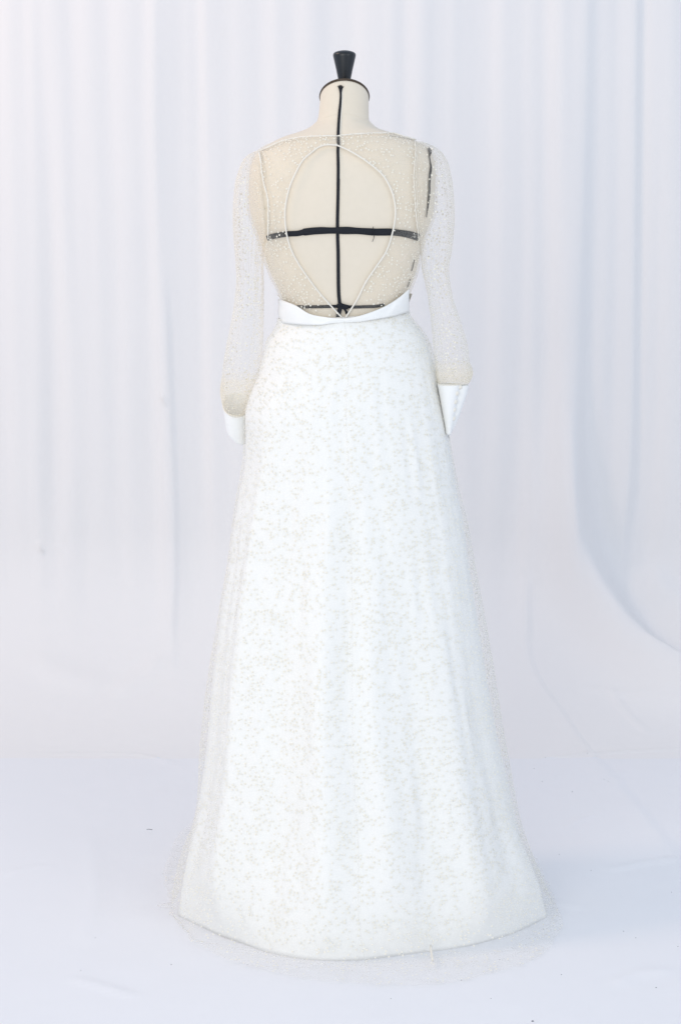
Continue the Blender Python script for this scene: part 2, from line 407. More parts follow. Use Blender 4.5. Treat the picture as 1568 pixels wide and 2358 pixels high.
C1 = lambda x, y: ((640+.5102*x)*.7656, (100+.5102*y)*.7656)
C2 = lambda x, y: ((900+.1913*x)*.7656, (130+.1913*y)*.7656)
C3 = lambda x, y: ((640+.263*x)*.7656, (380+.263*y)*.7656)
C4 = lambda x, y: ((1000+.2806*x)*.7656, (380+.2806*y)*.7656)
def surf_curve(pix, n, off):
    q = spline(pix, n); P = np.array([on_back(a, b, off) for a, b in q]); Nn = np.array([nrm_at(p_) for p_ in P])
    return P, Nn
def neck_back(px, py, off):     # upper neck follows the tilted rings
    y = -.04
    P = w_at(px, py, y)
    for _ in range(10):
        P = w_at(px, py, y); y = float(back_y(P[0], min(P[2], z_of(235)), off))
    return w_at(px, py, y)
def curve_on_form(pix, n, off):
    q = spline(pix, n); P = []
    for a, b in q:
        P.append(neck_back(a, b, off) if b < 262 else on_back(a, b, off))
    P = np.array(P); Nn = np.array([nrm_at(p_) for p_ in P]); return P, Nn
# centre back tape
cb = [C2(650,690),C2(653,760),C2(650,900),C2(630,1100),C2(618,1300),C2(612,1440),C2(614,1600),C1(738,700),C1(740,800),C1(738,950),C1(735,1100),C1(736,1200),C1(739,1300),C1(740,1420),C1(742,1530),C1(748,1595)]
P, Nn = curve_on_form(cb, 140, .0012)
wd = np.interp(np.arange(140), [0, 4, 10, 25, 139], [.009, .0042, .0046, .0056, .0066])
MB().ribbon(P, Nn, wd, .0012).build('centre_tape', M['tape'], form)
# knotted ends at the top (frayed) and at the waist
fr = MB()
for i in range(13):
    x0 = 625+i*5.5; x1 = 596+i*8.6+rng.randn()*4; y1 = 652+abs(i-6)*3+rng.rand()*14
    P, _ = curve_on_form([C2(640+i*2.6, 712), C2((x0+x1)/2+rng.randn()*4, 690), C2(x1, y1)], 6, .0025)
    fr.tube(P, .00045, 4)
fr.build('frayed_tape_end', M['tape'], form)
# white cord beside the tape
P, Nn = curve_on_form([C2(676,690),C2(676,900),C2(662,1100),C2(650,1250),C2(645,1420),C2(650,1600),C1(747,700),C1(748,860)], 80, .001)
MB().tube(P, .0011, 6).build('centre_cord', M['piping'], form)
P, Nn = curve_on_form([C1(731,900),C1(729,1050),C1(729,1140)], 30, .001); MB().tube(P, .0006, 5).build('centre_cord', M['piping'], form)
# bust tape
bt = [C1(322,1208),C1(360,1196),C1(430,1184),C1(500,1180),C1(540,1172),C1(620,1164),C1(700,1163),C1(800,1163),C1(880,1167),C1(960,1172),C1(1050,1172),C1(1120,1180),C1(1170,1190),C1(1212,1204)]
P, Nn = surf_curve(bt, 90, .0026); wd = .0128+.0012*np.array([N1(i*.13, 3) for i in range(90)])
wd[:22] *= .80
MB().ribbon(P, Nn, wd, .0012).build('bust_tape', M['tape'], form)
th = MB()
for pts in ([(940,1150),(948,1160),(942,1172),(950,1190),(948,1210),(940,1230)], [(946,1140),(944,1155),(955,1165)], [(955,1190),(945,1185),(938,1192)]):
    P, _ = surf_curve([C1(*q) for q in pts], 14, .0048); th.tube(P, .00055, 5)
th.build('loose_thread', M['tape'], form)
# waist tape and its knot
P, Nn = surf_curve([C1(500,1612),C1(560,1613),C1(640,1612),C1(740,1610),C1(830,1614),C1(900,1612),C1(960,1610),C1(1010,1600)], 50, .0016)
MB().ribbon(P, Nn, .0058, .0012).build('waist_tape', M['tape'], form)
kn_ = MB()
for pts, ww in (([(735,1608),(752,1604),(775,1610),(800,1616)], .0085), ([(752,1600),(748,1625),(742,1650),(738,1680)], .0085), ([(755,1608),(775,1625),(785,1640),(790,1655)], .0042), ([(745,1600),(758,1608),(748,1618)], .010)):
    P, Nn = surf_curve([C1(*q) for q in pts], 12, .0032); kn_.ribbon(P, Nn, ww, .0018)
for k in range(5):
    P, _ = surf_curve([C1(762,1612), C1(778+k*2, 1632), C1(782+k*5, 1648+rng.rand()*10)], 6, .005); kn_.tube(P, .0005, 4)
kn_.build('tape_knot', M['tape'], form)
# armhole tape on the right, shoulder and side tapes
P, Nn = surf_curve([C4(1050,232),C4(1035,300),C4(1042,370),C4(1053,440),C4(1042,520),C4(1036,620),C4(1035,700),C4(1026,800),C4(1012,900),C4(1003,975)], 40, .0016)
MB().ribbon(P, Nn, np.interp(np.arange(40), [0,8,12,28,39], [.0016,.0024,.0056,.0056,.0012]), .0012).build('armhole_tape', M['tape'], form)
tt = MB()
for k in range(9):
    P, _ = surf_curve([C4(1000+rng.rand()*60, 215+rng.rand()*20), C4(1020+rng.rand()*40, 240+rng.rand()*30), C4(1035+rng.rand()*20, 270+rng.rand()*60)], 8, .003); tt.tube(P, .0006, 4)
tt.build('frayed_tape_end', M['tape'], form)
for seg in ([C1(1186,1335),C1(1178,1375),C1(1170,1402)], [C1(1163,1450),C1(1153,1480),C1(1146,1498)]):
    P, Nn = surf_curve(seg, 12, .0016); MB().ribbon(P, Nn, .0020, .001).build('side_tape', M['tape'], form)
P, Nn = surf_curve([C1(290,694),C1(330,672),C1(392,640)], 16, .002); MB().tube(P, .0003, 5).build('shoulder_tape', M['tape'], form)
P, Nn = surf_curve([C1(1040,604),C1(1100,612),C1(1190,630)], 16, .002); MB().tube(P, .0003, 5).build('shoulder_tape', M['tape'], form)
P = np.array([w_at(*C2(1104,1272), .0), w_at(*C2(1130,1272), .0), w_at(*C2(1150,1295), .0), w_at(*C2(1168,1315), .0)])
MB().tube(P, [.0004, .0018, .0014, .0003], 6).build('pin', M['tape'], form)
# seam at the neck base and side seams of the form
P, Nn = surf_curve([C2(300,1250),C2(400,1175),C2(500,1135),C2(620,1115),C2(760,1113),C2(880,1140),C2(1000,1195),C2(1085,1260)], 50, .0)
MB().tube(P-Nn*.0006, .0011, 6).build('neck_seam', M['linen'], form)
# stand under the skirt
st = MB()
st.tube([(0.01, 0, z_of(950)+.01), (0.01, 0, .10)], .016, 16)
st.build('stand_pole', M['lacquer'], form)
for k in range(3):
    a = 2*PI*k/3+PI/2
    MB().tube([(0.01, 0, .13), (0.01+.08*math.cos(a), .08*math.sin(a), .06), (0.01+.16*math.cos(a), .16*math.sin(a), .018)], [.012, .011, .010], 10).build('stand_leg', M['lacquer'], form)

# ================================================================== THE GOWN
gown = empty('wedding_dress', (0, 0, 0), 'ivory wedding gown with dotted sheer sleeves and an open keyhole back', 'dress')
OFF = .0055
# ---- flock dots scattered over a mesh
def scatter(name, obj, density, r, parent, flip=1, zmin=None, keep=None, clump=1.0, lift=.0006, seed=0):
    me = obj.data; rg = np.random.RandomState(seed)
    nv = len(me.vertices); co_ = np.empty(nv*3, np.float32); me.vertices.foreach_get('co', co_); co_ = co_.reshape(-1, 3).astype(float)
    nf = len(me.polygons); li = np.empty(nf*4, np.int32); me.polygons.foreach_get('vertices', li); li = li.reshape(-1, 4)
    A, B, C, D = (co_[li[:, i]] for i in range(4))
    nn = np.cross(C-A, D-B); ar = np.linalg.norm(nn, axis=1)/2; n_ = flip*nn/(2*ar[:, None]+1e-12)
    ar = np.where(ar < 1e-12, 0, ar)
    cen_ = (A+B+C+D)/4
    cl = N1(cen_[:, 0]*55+cen_[:, 1]*30, cen_[:, 2]*55)+.6*N2(cen_[:, 0]*20, cen_[:, 2]*17)
    wgt = ar*np.clip(1+clump*cl, .12, None)
    if keep is not None: wgt = wgt*keep(cen_)
    cnt = int(wgt.sum()*density)
    f = rg.choice(nf, cnt, p=wgt/wgt.sum()); u, v = rg.rand(cnt, 1), rg.rand(cnt, 1)
    P = A[f]*(1-u)*(1-v)+B[f]*u*(1-v)+C[f]*u*v+D[f]*(1-u)*v
    cell = {}; ok = []; md = r*2.5
    for i, q in enumerate(P):
        key = (int(q[0]//md), int(q[1]//md), int(q[2]//md)); hit = False
        for a in (-1, 0, 1):
            for b in (-1, 0, 1):
                for c in (-1, 0, 1):
                    for j in cell.get((key[0]+a, key[1]+b, key[2]+c), ()):
                        if (P[j][0]-q[0])**2+(P[j][1]-q[1])**2+(P[j][2]-q[2])**2 < md*md: hit = True; break
                    if hit: break
                if hit: break
            if hit: break
        if not hit: ok.append(i); cell.setdefault(key, []).append(i)
    P = P[ok]; Nn = n_[f[ok]]; m_ = len(P)
    ref = np.where(np.abs(Nn[:, 2:3]) < .9, np.array([[0, 0, 1.0]]), np.array([[1.0, 0, 0]]))
    a = np.cross(Nn, ref); a /= np.linalg.norm(a, axis=1)[:, None]; b = np.cross(Nn, a)
    R = (r*(.8+.4*rg.rand(m_)))[:, None]; K = 7
    base = P+Nn*lift*.3
    ring = [base+R*(math.cos(2*PI*k/K)*a+math.sin(2*PI*k/K)*b) for k in range(K)]
    Vv = np.stack(ring+[P+Nn*(lift*.3+.0008)], 1).reshape(-1, 3)
    idx = np.arange(m_)[:, None]*(K+1)
    tri = np.concatenate([np.concatenate([idx+k, idx+(k+1) % K, idx+K], 1) for k in range(K)])
    o = mesh_obj(name, Vv, tri, M['dots'], parent); o['kind'] = 'stuff'
    return o
# ---- bodice back: between keyhole and outline, wrapped on the form
KL = [(735,661),(680,657),(630,668),(585,700),(530,750),(490,820),(455,900),(435,980),(425,1070),(435,1180),(460,1270),(500,1350),(560,1440),(620,1520),(690,1600),(762,1677)]
KR = [(735,661),(790,685),(850,718),(920,765),(1000,835),(1045,910),(1070,990),(1075,1080),(1055,1190),(1020,1290),(960,1380),(900,1470),(850,1570),(782,1677)]
NK = 160
kl = spline([C1(*q) for q in KL], NK); kr = spline([C1(*q) for q in KR], NK)
NECK_L = [C1(735,604),C1(680,605),C1(600,607),C1(500,614),C1(400,638),C1(340,665),C1(272,695)]
NECK_R = [C1(735,604),C1(800,597),C1(900,590),C1(1000,588),C1(1060,588),C1(1120,605),C1(1195,627)]
ARM_L = [C3(530,290),C3(550,400),C3(560,520),C3(590,680),C3(620,780),C3(635,880),C3(635,1000),C3(632,1180),C3(632,1290)]
ARM_R = [C4(885,150),C4(888,300),C4(875,450),C4(870,560),C4(880,700),C4(890,900),C4(905,1050),C4(920,1180),C4(922,1230)]
SIDE_L = [(604,600),(612,612),(628,640),(641,672),(643,690)]
SIDE_R = [(966,590),(964,605),(954,640),(943,664),(941,668)]
BAND_L = [(650,692),(684,705),(714,723),(755,731),(783,734)]
BAND_R = [(930,676),(889,704),(851,720),(813,731),(783,734)]
def outer(chain, n): return spline(chain, n)
ol = outer(NECK_L+ARM_L[1:]+SIDE_L+BAND_L, 400); orr = outer(NECK_R+ARM_R[1:]+SIDE_R+BAND_R, 400)
def match(inner, out_, cxy):
    """pair every keyhole sample with the outline point in the same direction, kept monotone"""
    a_in = np.arctan2(inner[:, 0]-cxy[0], -(inner[:, 1]-cxy[1])); a_out = np.unwrap(np.arctan2(out_[:, 0]-cxy[0], -(out_[:, 1]-cxy[1])))
    s = np.sign(a_in[len(a_in)//2]); a_in = np.abs(a_in); a_out = np.maximum.accumulate(np.abs(a_out))
    t = np.interp(a_in, a_out+np.arange(len(a_out))*1e-7, np.arange(len(a_out)))
    t[0] = 0; t[-1] = len(out_)-1
    t = np.maximum.accumulate(t)
    ker = np.ones(9)/9; tp = np.pad(t, 4, 'edge'); t2 = np.convolve(tp, ker, 'valid'); t2[0], t2[-1] = t[0], t[-1]
    return np.stack([np.interp(t2, np.arange(len(out_)), out_[:, k]) for k in (0, 1)], 1)
NR = 30
for side, (kin, oo) in enumerate(((kl, ol), (kr, orr))):
    mo = match(kin, oo, (783, 545))
    G = []
    for i in range(NK):
        for j in range(NR):
            t = j/(NR-1); px, py = kin[i]*(1-t)+mo[i]*t
            edge_free = math.sin(PI*t)**.5 if 0 < t < 1 else 0
            u = (px+py*(1.0 if side == 0 else -1.0))/26.0
            wr = .0022*abs(float(N1(u, (px-py)/120)))*(1.4 if side == 0 else .6)
            G.append(on_back(px, py, OFF+edge_free*(.0015+wr)))
    fc = grid_faces(NK, NR)
    if side: fc = fc[:, ::-1]
    o = mesh_obj('bodice_back', np.array(G), fc, M['tulle'], gown)
    if side == 0: bod_l = o
    else: bod_r = o
scatter('flock_dots', bod_l, 12500, .0016, bod_l, seed=1)
scatter('flock_dots', bod_r, 12500, .0016, bod_r, seed=2)
# bodice front, running round the form
zf = np.linspace(z_of(735), z_of(330), 60); tf = np.linspace(PI, 2*PI, 60)
G = []
for z in zf:
    x, y = torso_rings(z, OFF, tf); G.append(np.stack([x, y, np.full(60, z)], -1))
bf = mesh_obj('bodice_front', np.concatenate(G), grid_faces(60, 60), M['tulle'], gown)
# bindings
P, _ = surf_curve([C1(*q) for q in KL], 150, OFF+.0012); MB().tube(P, .0014, 8).build('keyhole_piping', M['piping'], gown)
P, _ = surf_curve([C1(*q) for q in KR], 150, OFF+.0012); P[-1] += (0, -.002, 0); MB().tube(P, .0015, 8).build('keyhole_piping', M['piping'], gown)
def rough_line(pix, n, off, r, name, seed, mat='piping', jit=.0005):
    P, _ = surf_curve(pix, n, off); rg = np.random.RandomState(seed); P = P+rg.randn(*P.shape)*jit*.5
    return MB().tube(P, r*(1+.25*rg.randn(n)), 7).build(name, M[mat], gown)
rough_line(NECK_L, 70, OFF+.0006, .0014, 'neckline_binding', 1)
rough_line(NECK_R, 70, OFF+.0006, .0014, 'neckline_binding', 2)
rough_line(ARM_L, 80, OFF+.001, .0014, 'armhole_seam', 3)
rough_line(ARM_R, 80, OFF+.001, .0010, 'armhole_seam', 4)
rough_line([(a+4, b) for a, b in ARM_R[1:-1]], 70, OFF+.001, .0007, 'armhole_seam', 5)
# gathers: thin doubled folds of net at the left waist and both underarms
for pts in ([(640,1440),(700,1560),(760,1650),(840,1780),(920,1890),(1020,2050)], [(640,1480),(690,1580),(740,1700),(800,1830),(880,1930),(990,2030)],
            [(720,1480),(800,1620),(860,1740),(920,1800)], [(790,1790),(880,1900),(960,1950),(1080,2060)], [(650,1160),(720,1100),(780,1020)], [(690,1420),(780,1410),(840,1300)],
            [(700,1900),(780,1960),(860,2010),(930,2030)]):
    P, _ = surf_curve([C3(*q) for q in pts], 24, OFF+.0015); MB().tube(P, .0008*np.sin(np.linspace(.3, 2.9, 24))+.0002, 5).build('gathered_fold', M['tulle'], gown)
for pts in ([(600,1860),(700,1790),(790,1720)], [(690,1500),(760,1420),(830,1340)], [(700,1650),(780,1560),(850,1460)], [(835,1195),(870,1175),(900,1155)], [(590,1820),(690,1760),(800,1735)]):
    P, _ = surf_curve([C4(*q) for q in pts], 20, OFF+.0015); MB().tube(P, .0008*np.sin(np.linspace(.3, 2.9, 20))+.0002, 5).build('gathered_fold', M['tulle'], gown)

# ---- skirt
# row, left x, right x (lining) ; row, left, right (overlay)
LIN = [(732,641,941),(742,637,946),(760,628,960),(776,617,972),(800,611,983),(830,604,995),(860,597,1003),(895,582,1011),(928,571,1018),(960,566,1024),(1000,567,1030),(1064,565,1040),(1130,553,1051),(1200,541,1065),(1290,528,1077),(1370,515,1089),(1460,504,1103),(1560,491,1119),(1650,484,1135),(1720,477,1149),(1800,466,1168),(1880,452,1185),(1960,436,1206),(2030,426,1228),(2075,416,1246),(2100,410,1260)]
OVR = [(732,640,943),(742,635,950),(760,625,966),(776,614,980),(800,607,992),(830,601,1002),(860,594,1009),(895,579,1015),(928,568,1022),(960,562,1029),(1000,563,1034),(1064,558,1045),(1130,547,1058),(1200,536,1076),(1290,525,1092),(1370,511,1107),(1460,496,1123),(1560,479,1140),(1650,468,1154),(1720,461,1166),(1800,458,1180),(1880,450,1196),(1960,420,1222),(2030,402,1252),(2075,398,1272),(2100,400,1285)]
def yc_of(t): return -.10*t**1.6
def table(T, grow):
    R = []
    zt, zb_ = z_of(732), 0.006
    for (py, xl, xr) in T:
        y = 0.0
        for _ in range(12):
            z = w_at(784, py, y)[2]; t = np.clip((zt-z)/(zt-zb_), 0, 1); y = yc_of(t)
        R.append((max(z, .006), w_at(xl, py, y)[0], w_at(xr, py, y)[0], t, y))
    return np.array(R)[::-1]
LT, OT = table(LIN, 0), table(OVR, 0)
def skirt_pts(TB, z, ths, extra, bn, bf_):
    xl = smooth_interp(z, TB[:, 0], TB[:, 1]); xr = smooth_interp(z, TB[:, 0], TB[:, 2])
    zt = z_of(732); t = np.clip((zt-z)/(zt-.006), 0, 1); yc = yc_of(t)
    b = np.interp(t, [0, .06, .15, .4, .75, 1], bn)+extra; f = np.interp(t, [0, .06, .15, .4, 1], bf_)+extra
    c, s = superell(ths, 2.0+.25*min(1, t*6))
    cx, a = (xl+xr)/2, (xr-xl)/2
    return cx+a*c, np.where(s > 0, yc-b*s, yc-f*s), t
# folds: offsets along the outward direction as a function of angle; photo shows soft broad ones
def fold_amp(th, t, seed):
    th = np.asarray(th)
    a = np.zeros_like(th)
    for (c0, wdt, h, t0) in ((2.45, .10, .012, .12), (2.05, .16, -.012, .10), (1.72, .10, .012, .15), (1.42, .09, .008, .3), (1.15, .14, -.012, .28), (.85, .10, .010, .4), (2.80, .08, -.008, .15), (.50, .10, -.006, .3), (1.58, .02, -.0015, .02)):
        d = (th-c0+PI) % (2*PI)-PI
        a += 1.35*h*np.exp(-(d/wdt)**2)*np.clip((t-t0)/.5, 0, 1)
    a += .004*t*N2(th*5+seed, t*3)+.0020*N3(th*13+seed, t*9)*min(1, t*4)
    side = np.abs(np.sin(th))
    return a*np.clip(side*1.6, 0, 1)
def outline_polar(pix, z, c0):
    q = np.array([floor_at(a, b, z) for a, b in spline(pix, 240)]); d = q[:, :2]-c0
    th = np.arctan2(-d[:, 1], d[:, 0])                       # 0 = right, pi/2 = near
    o = np.argsort(th); return th[o], np.hypot(d[:, 0], d[:, 1])[o]
HEM_L = [(410,2100),(450,2118),(500,2141),(560,2163),(620,2184),(700,2199),(780,2203),(840,2200),(900,2193),(960,2186),(1030,2178),(1100,2165),(1180,2141),(1230,2118),(1260,2102)]
HEM_O = [(450,1885),(415,1920),(392,1960),(377,2018),(386,2050),(395,2090),(415,2128),(450,2165),(490,2195),(540,2213),(630,2238),(700,2253),(800,2262),(900,2266),(990,2266),(1070,2258),(1140,2238),(1200,2222),(1250,2194),(1283,2155),(1292,2112),(1276,2070),(1255,2020),(1236,1975)]
C0 = np.array([.03, -.10])
LBN, LBF = [.086, .104, .124, .150, .220, .262], [.088, .100, .108, .15, .24]
NT = 300
def build_skirt(TB, name, mat, extra, ztops, hem, seed, fl):
    ths_ = np.linspace(-PI, PI, NT, endpoint=False)
    zt, zb_ = z_of(732), .006
    rings_ = []
    hth, hr = outline_polar(hem, .006, C0)
    zl = zb_+(z_of(724)-zb_)*(1-np.linspace(0, 1, 172))
    for z in zl:
        x, y, t = skirt_pts(TB, z, ths_, extra, LBN, LBF)
        fa = fold_amp(ths_, t, seed)
        # outward direction
        dx, dy = x-C0[0], y-(yc_of(t)); dn = np.hypot(dx, dy)
        x = x+dx/dn*fa*fl; y = y+dy/dn*fa*fl
        # blend the last part into the hem as it lies
        k = np.clip((t-.80)/.20, 0, 1)**2
        ddx, ddy = x-C0[0], y-C0[1]; rr = np.hypot(ddx, ddy); an = np.arctan2(-ddy, ddx)
        lo, hi = hth[0], hth[-1]
        inside = (an > lo) & (an < hi)
        wgt = k*np.clip(np.minimum(an-lo, hi-an)/.25+.8, 0, 1)*inside
        target = np.interp(an, hth, hr) if name == 'skirt_lining' else rr
        rn = rr*(1-wgt)+target*wgt
        x, y = C0[0]+ddx/rr*rn, C0[1]+ddy/rr*rn
        zz = np.full(NT, z)+(1-min(1, t*12))*((x-.005)*.06)
        if name == 'skirt_lining': zz = np.where(zz < .03, (zz-.006)*1.25-.0015, zz)
        rings_.append(np.stack([x, y, zz], -1))
    if name == 'skirt_lining': rings_[-1][:, 2] = -.004
    return rings_, (hth, hr)
rl, hl = build_skirt(LT, 'skirt_lining', 'lining', 0, 0, HEM_L, 0, 1.0)
lin = mesh_obj('skirt_lining', np.concatenate(rl), grid_faces(len(rl), NT, True)[:, ::-1], M['lining'], gown)
so = lin.modifiers.new('thickness', 'SOLIDIFY'); so.thickness = .0006; so.offset = -1
ro, ho = build_skirt(OT, 'skirt_overlay', 'tulle_skirt', .003, 0, HEM_O, 0, 1.12)
# keep the overlay outside the lining and let it run out over the floor
ro = ro[:-1]
hth, hr = outline_polar(HEM_O, .004, C0)
lastr = ro[-1]; d = lastr[:, :2]-C0; r0 = np.hypot(d[:, 0], d[:, 1]); an = np.arctan2(-d[:, 1], d[:, 0])
# under the hem of the lining the overlay rests on the floor; outside it lies flat
tl_th, tl_r = outline_polar(HEM_L, .006, C0)
rim = np.interp(an, tl_th, tl_r)+.006
lo, hi = hth[0], hth[-1]
rout = np.where((an > lo) & (an < hi), np.interp(an, hth, hr), r0+.03)
front_k = np.clip(np.minimum(an-tl_th[0], tl_th[-1]-an)/.3, 0, 1)
for i in range(len(ro)):
    t = i/(len(ro)-1); k = np.clip((t-.86)/.14, 0, 1)**1.5
    q = ro[i]; dd = q[:, :2]-C0; r_q = np.hypot(dd[:, 0], dd[:, 1]); tgt = np.maximum(r_q, rim)
    rn = r_q*(1-k*front_k)+tgt*k*front_k
    q[:, 0] = C0[0]+dd[:, 0]/r_q*rn; q[:, 1] = C0[1]+dd[:, 1]/r_q*rn
    # never inside the lining
    L_ = rl[min(i, len(rl)-1)][:, :2]; Cc = L_.mean(0); lq = L_-Cc; qq = q[:, :2]-Cc
    al = np.arctan2(-lq[:, 1], lq[:, 0]); rr_l = np.hypot(lq[:, 0], lq[:, 1]); o_ = np.argsort(al); r_q = np.hypot(qq[:, 0], qq[:, 1])
    rlq = np.interp(np.arctan2(-qq[:, 1], qq[:, 0]), al[o_], rr_l[o_], period=2*PI)
    rlq = np.maximum(np.maximum(rlq, np.roll(rlq, 1)), np.roll(rlq, -1))+.0022
    rn = np.maximum(r_q, rlq)
    sn = np.clip((-qq[:, 1]/r_q), 0, 1)                      # 1 = facing the room: there the net lies on the lining
    wf = np.where(qq[:, 1] < 0, np.clip((.62-sn)/.40, 0, 1), 1.0); wf = np.maximum(wf*wf*(3-2*wf), k)
    rn = rlq+(rn-rlq)*wf
    q[:, 0] = Cc[0]+qq[:, 0]/r_q*rn; q[:, 1] = Cc[1]+qq[:, 1]/r_q*rn
    q[:, 2] = np.maximum(q[:, 2], .0045)
lastr = ro[-1]; d = lastr[:, :2]-C0; r0 = np.hypot(d[:, 0], d[:, 1]); an = np.arctan2(-d[:, 1], d[:, 0])
rout = np.maximum(rout, r0+.004)
for k in np.linspace(0, 1, 24)[1:]:
    r_k = r0+(rout-r0)*k+.003*N1(an*14, k*2)*k
    z_k = .0022+.0018*(1-k)+.0045*np.abs(N2(an*16, k*3+4))*math.sin(PI*min(1, k*1.02))+.003*np.abs(N3(an*40, k*5))*(k > 0)+.001
    ro.append(np.stack([C0[0]+d[:, 0]/np.hypot(d[:, 0], d[:, 1])*r_k, C0[1]+d[:, 1]/np.hypot(d[:, 0], d[:, 1])*r_k, z_k], -1))
ovr = mesh_obj('skirt_overlay', np.concatenate(ro), grid_faces(len(ro), NT, True)[:, ::-1], M['tulle_skirt'], gown)
scatter('flock_dots', ovr, 10500, .00182, ovr, flip=-1, seed=5, clump=.4, keep=lambda c: np.where(c[:, 1] < .08, 1.0, .25)*np.where(c[:, 2] < .02, .30, 1.0))
# centre back seam of the overlay and loose seam end at the hem
sm = MB(); ii = [min(range(NT), key=lambda j: abs(np.linspace(-PI, PI, NT, endpoint=False)[j]-PI/2))]
P = np.array([q[ii[0]] for q in ro[::6]]); P[:, 1] -= .001; sm.tube(P, .0009, 5); sm.build('centre_seam', M['tulle_skirt'], gown)
P = np.array([floor_at(991, 2178, .016), floor_at(993, 2192, .014), floor_at(996, 2212, .012)]); MB().tube(spline(P, 10), .0022, 6).build('hem_seam_end', M['piping'], gown)

# ---- waistband
top = [(641,689),(660,695),(684,705),(714,723),(755,731),(780,733),(813,731),(851,720),(889,704),(920,684),(941,666)]
bot = [(640,742),(660,745),(699,748),(739,748),(770,744),(826,741),(877,733),(910,727),(927,722),(936,720),(942,717)]
tp, bt_ = spline(top, 90), spline(bot, 90); G = []
for j in range(9):
    v = j/8
    for i in range(90):
        px, py = tp[i]*(1-v)+bt_[i]*v
        G.append(on_back(px, py, OFF+.004+.0018*math.sin(PI*v)+.0014*float(N1(i*.14, v*2))+.0006*float(N2(i*.33, v*3))))
wb = mesh_obj('waistband', np.array(G), grid_faces(9, 90)[:, ::-1], M['satin'], gown)
so = wb.modifiers.new('thickness', 'SOLIDIFY'); so.thickness = .0012; so.offset = 0
G = []
for v in np.linspace(0, 1, 8):
    u_ = np.linspace(PI, 2*PI, 60); k_ = .5+.5*np.cos(u_)
    zz = z_of(742-46*v)*(1-k_)+z_of(717-40*v)*k_; row = []
    for th_, z_ in zip(u_, zz):
        x, y = torso_rings(z_, OFF+.0035, np.array([th_])); row.append((x[0], y[0], z_))
    G.append(np.array(row))
wf = mesh_obj('waistband_front', np.concatenate(G), grid_faces(8, 60), M['satin'], gown)

# ---- sleeves: (row, x towards the body, x outside, depth radius, middle depth, near side drop)
SR = [(326,957,972,.012,-.004,0),(333,956,990,.030,-.002,0),(345,955,1010,.050,0,0),(362,954,1024,.062,0,0),(385,954,1034,.070,0,0),(440,955,1043,.076,0,0),(500,958,1046,.074,0,0),(544,963,1043,.066,-.002,0),(580,968,1039,.056,-.004,0),(620,972,1033,.048,-.006,0),(680,984,1041,.046,-.010,0),(740,993,1060,.048,-.016,0),(800,998,1077,.050,-.022,0),(835,1002,1081,.050,-.028,0),(856,1004,1087,.048,-.030,0),(872,1006,1084,.040,-.032,0),(883,1008,1078,.030,-.034,0)]
SL = [(348,598,588,.010,-.004,0),(354,599,576,.026,-.002,0),(366,600,563,.046,0,0),(385,602,553,.060,0,0),(410,604,545,.068,0,0),(450,608,539,.075,0,0),(490,613,537,.074,0,0),(530,614,538,.068,.002,0),(560,611,540,.060,.004,0),(600,607,543,.050,.006,0),(640,607,545,.047,.010,0),(700,607,540,.048,.014,0),(780,606,525,.050,.020,0),(830,602,516,.050,.024,0),(870,597,511,.048,.028,.004),(900,590,509,.044,.030,.012),(920,582,512,.036,.032,.020),(932,576,516,.030,.032,.022)]
def sleeve(T, seed, name):
    T = np.array(T, float); rows = np.linspace(T[0, 0], T[-1, 0], 170); nth = 150
    th = np.linspace(0, 2*PI, nth, endpoint=False); R = []
    for k, py in enumerate(rows):
        xi, xo, b, yc, dr = (float(smooth_interp(py, T[:, 0], T[:, q])) for q in range(1, 6))
        z = w_at(784, py, yc)[2]; Xi, Xo = w_at(xi, py, yc)[0], w_at(xo, py, yc)[0]
        cx, a = (Xi+Xo)/2, (Xi-Xo)/2
        u = (py-T[0, 0])/(T[-1, 0]-T[0, 0])
        n_ = 2.0+.3*math.sin(PI*u)
        c, s = superell(th, n_)
        env = min(1, (1-u)*9)*.7+.3
        rip = 1+env*(.085*N1(th*3.2+seed, np.full(nth, u*2.2))+.040*N2(th*7.5+seed, np.full(nth, u*2.8))+.012*N3(th*15+seed, np.full(nth, u*5.0)))
        lim = np.abs(c)**4
        rx = 1+(rip-1)*(1-lim)
        x = cx+a*c*np.minimum(rx, 1.0+.02); y = yc-b*s*(rip if True else 1)
        zz = z-dr*s
        # stay outside the form's shoulder
        if z > z_of(560):
            tcx, ta, tb, tf_, tcy = (float(v) for v in tor(z)); near = np.abs(x-tcx) < ta+.006
            yb = back_y(x, z, .007); q_ = np.minimum(np.abs((x-tcx)/(ta+.007)), .9995)
            yf = tcy+(tf_+.007)*(1-q_**2.3)**(1/2.3)
            y = np.where(near & (s >= 0), np.minimum(y, yb-.0005), np.where(near, np.maximum(y, yf), y))
        R.append(np.stack([x, y, zz], -1))
    fc = grid_faces(len(rows), nth, True)
    if T[5, 1] < T[5, 2]: fc = fc[:, ::-1]
    V_ = np.concatenate(R)
    o = mesh_obj(name, V_, fc, M['tulle'], gown)
    # outward check
    return o, R
sr, RR = sleeve(SR, 11.3, 'sleeve'); sl, RL = sleeve(SL, 47.1, 'sleeve')
scatter('flock_dots', sr, 8500, .0017, sr, seed=8); scatter('flock_dots', sl, 8500, .0017, sl, seed=9)
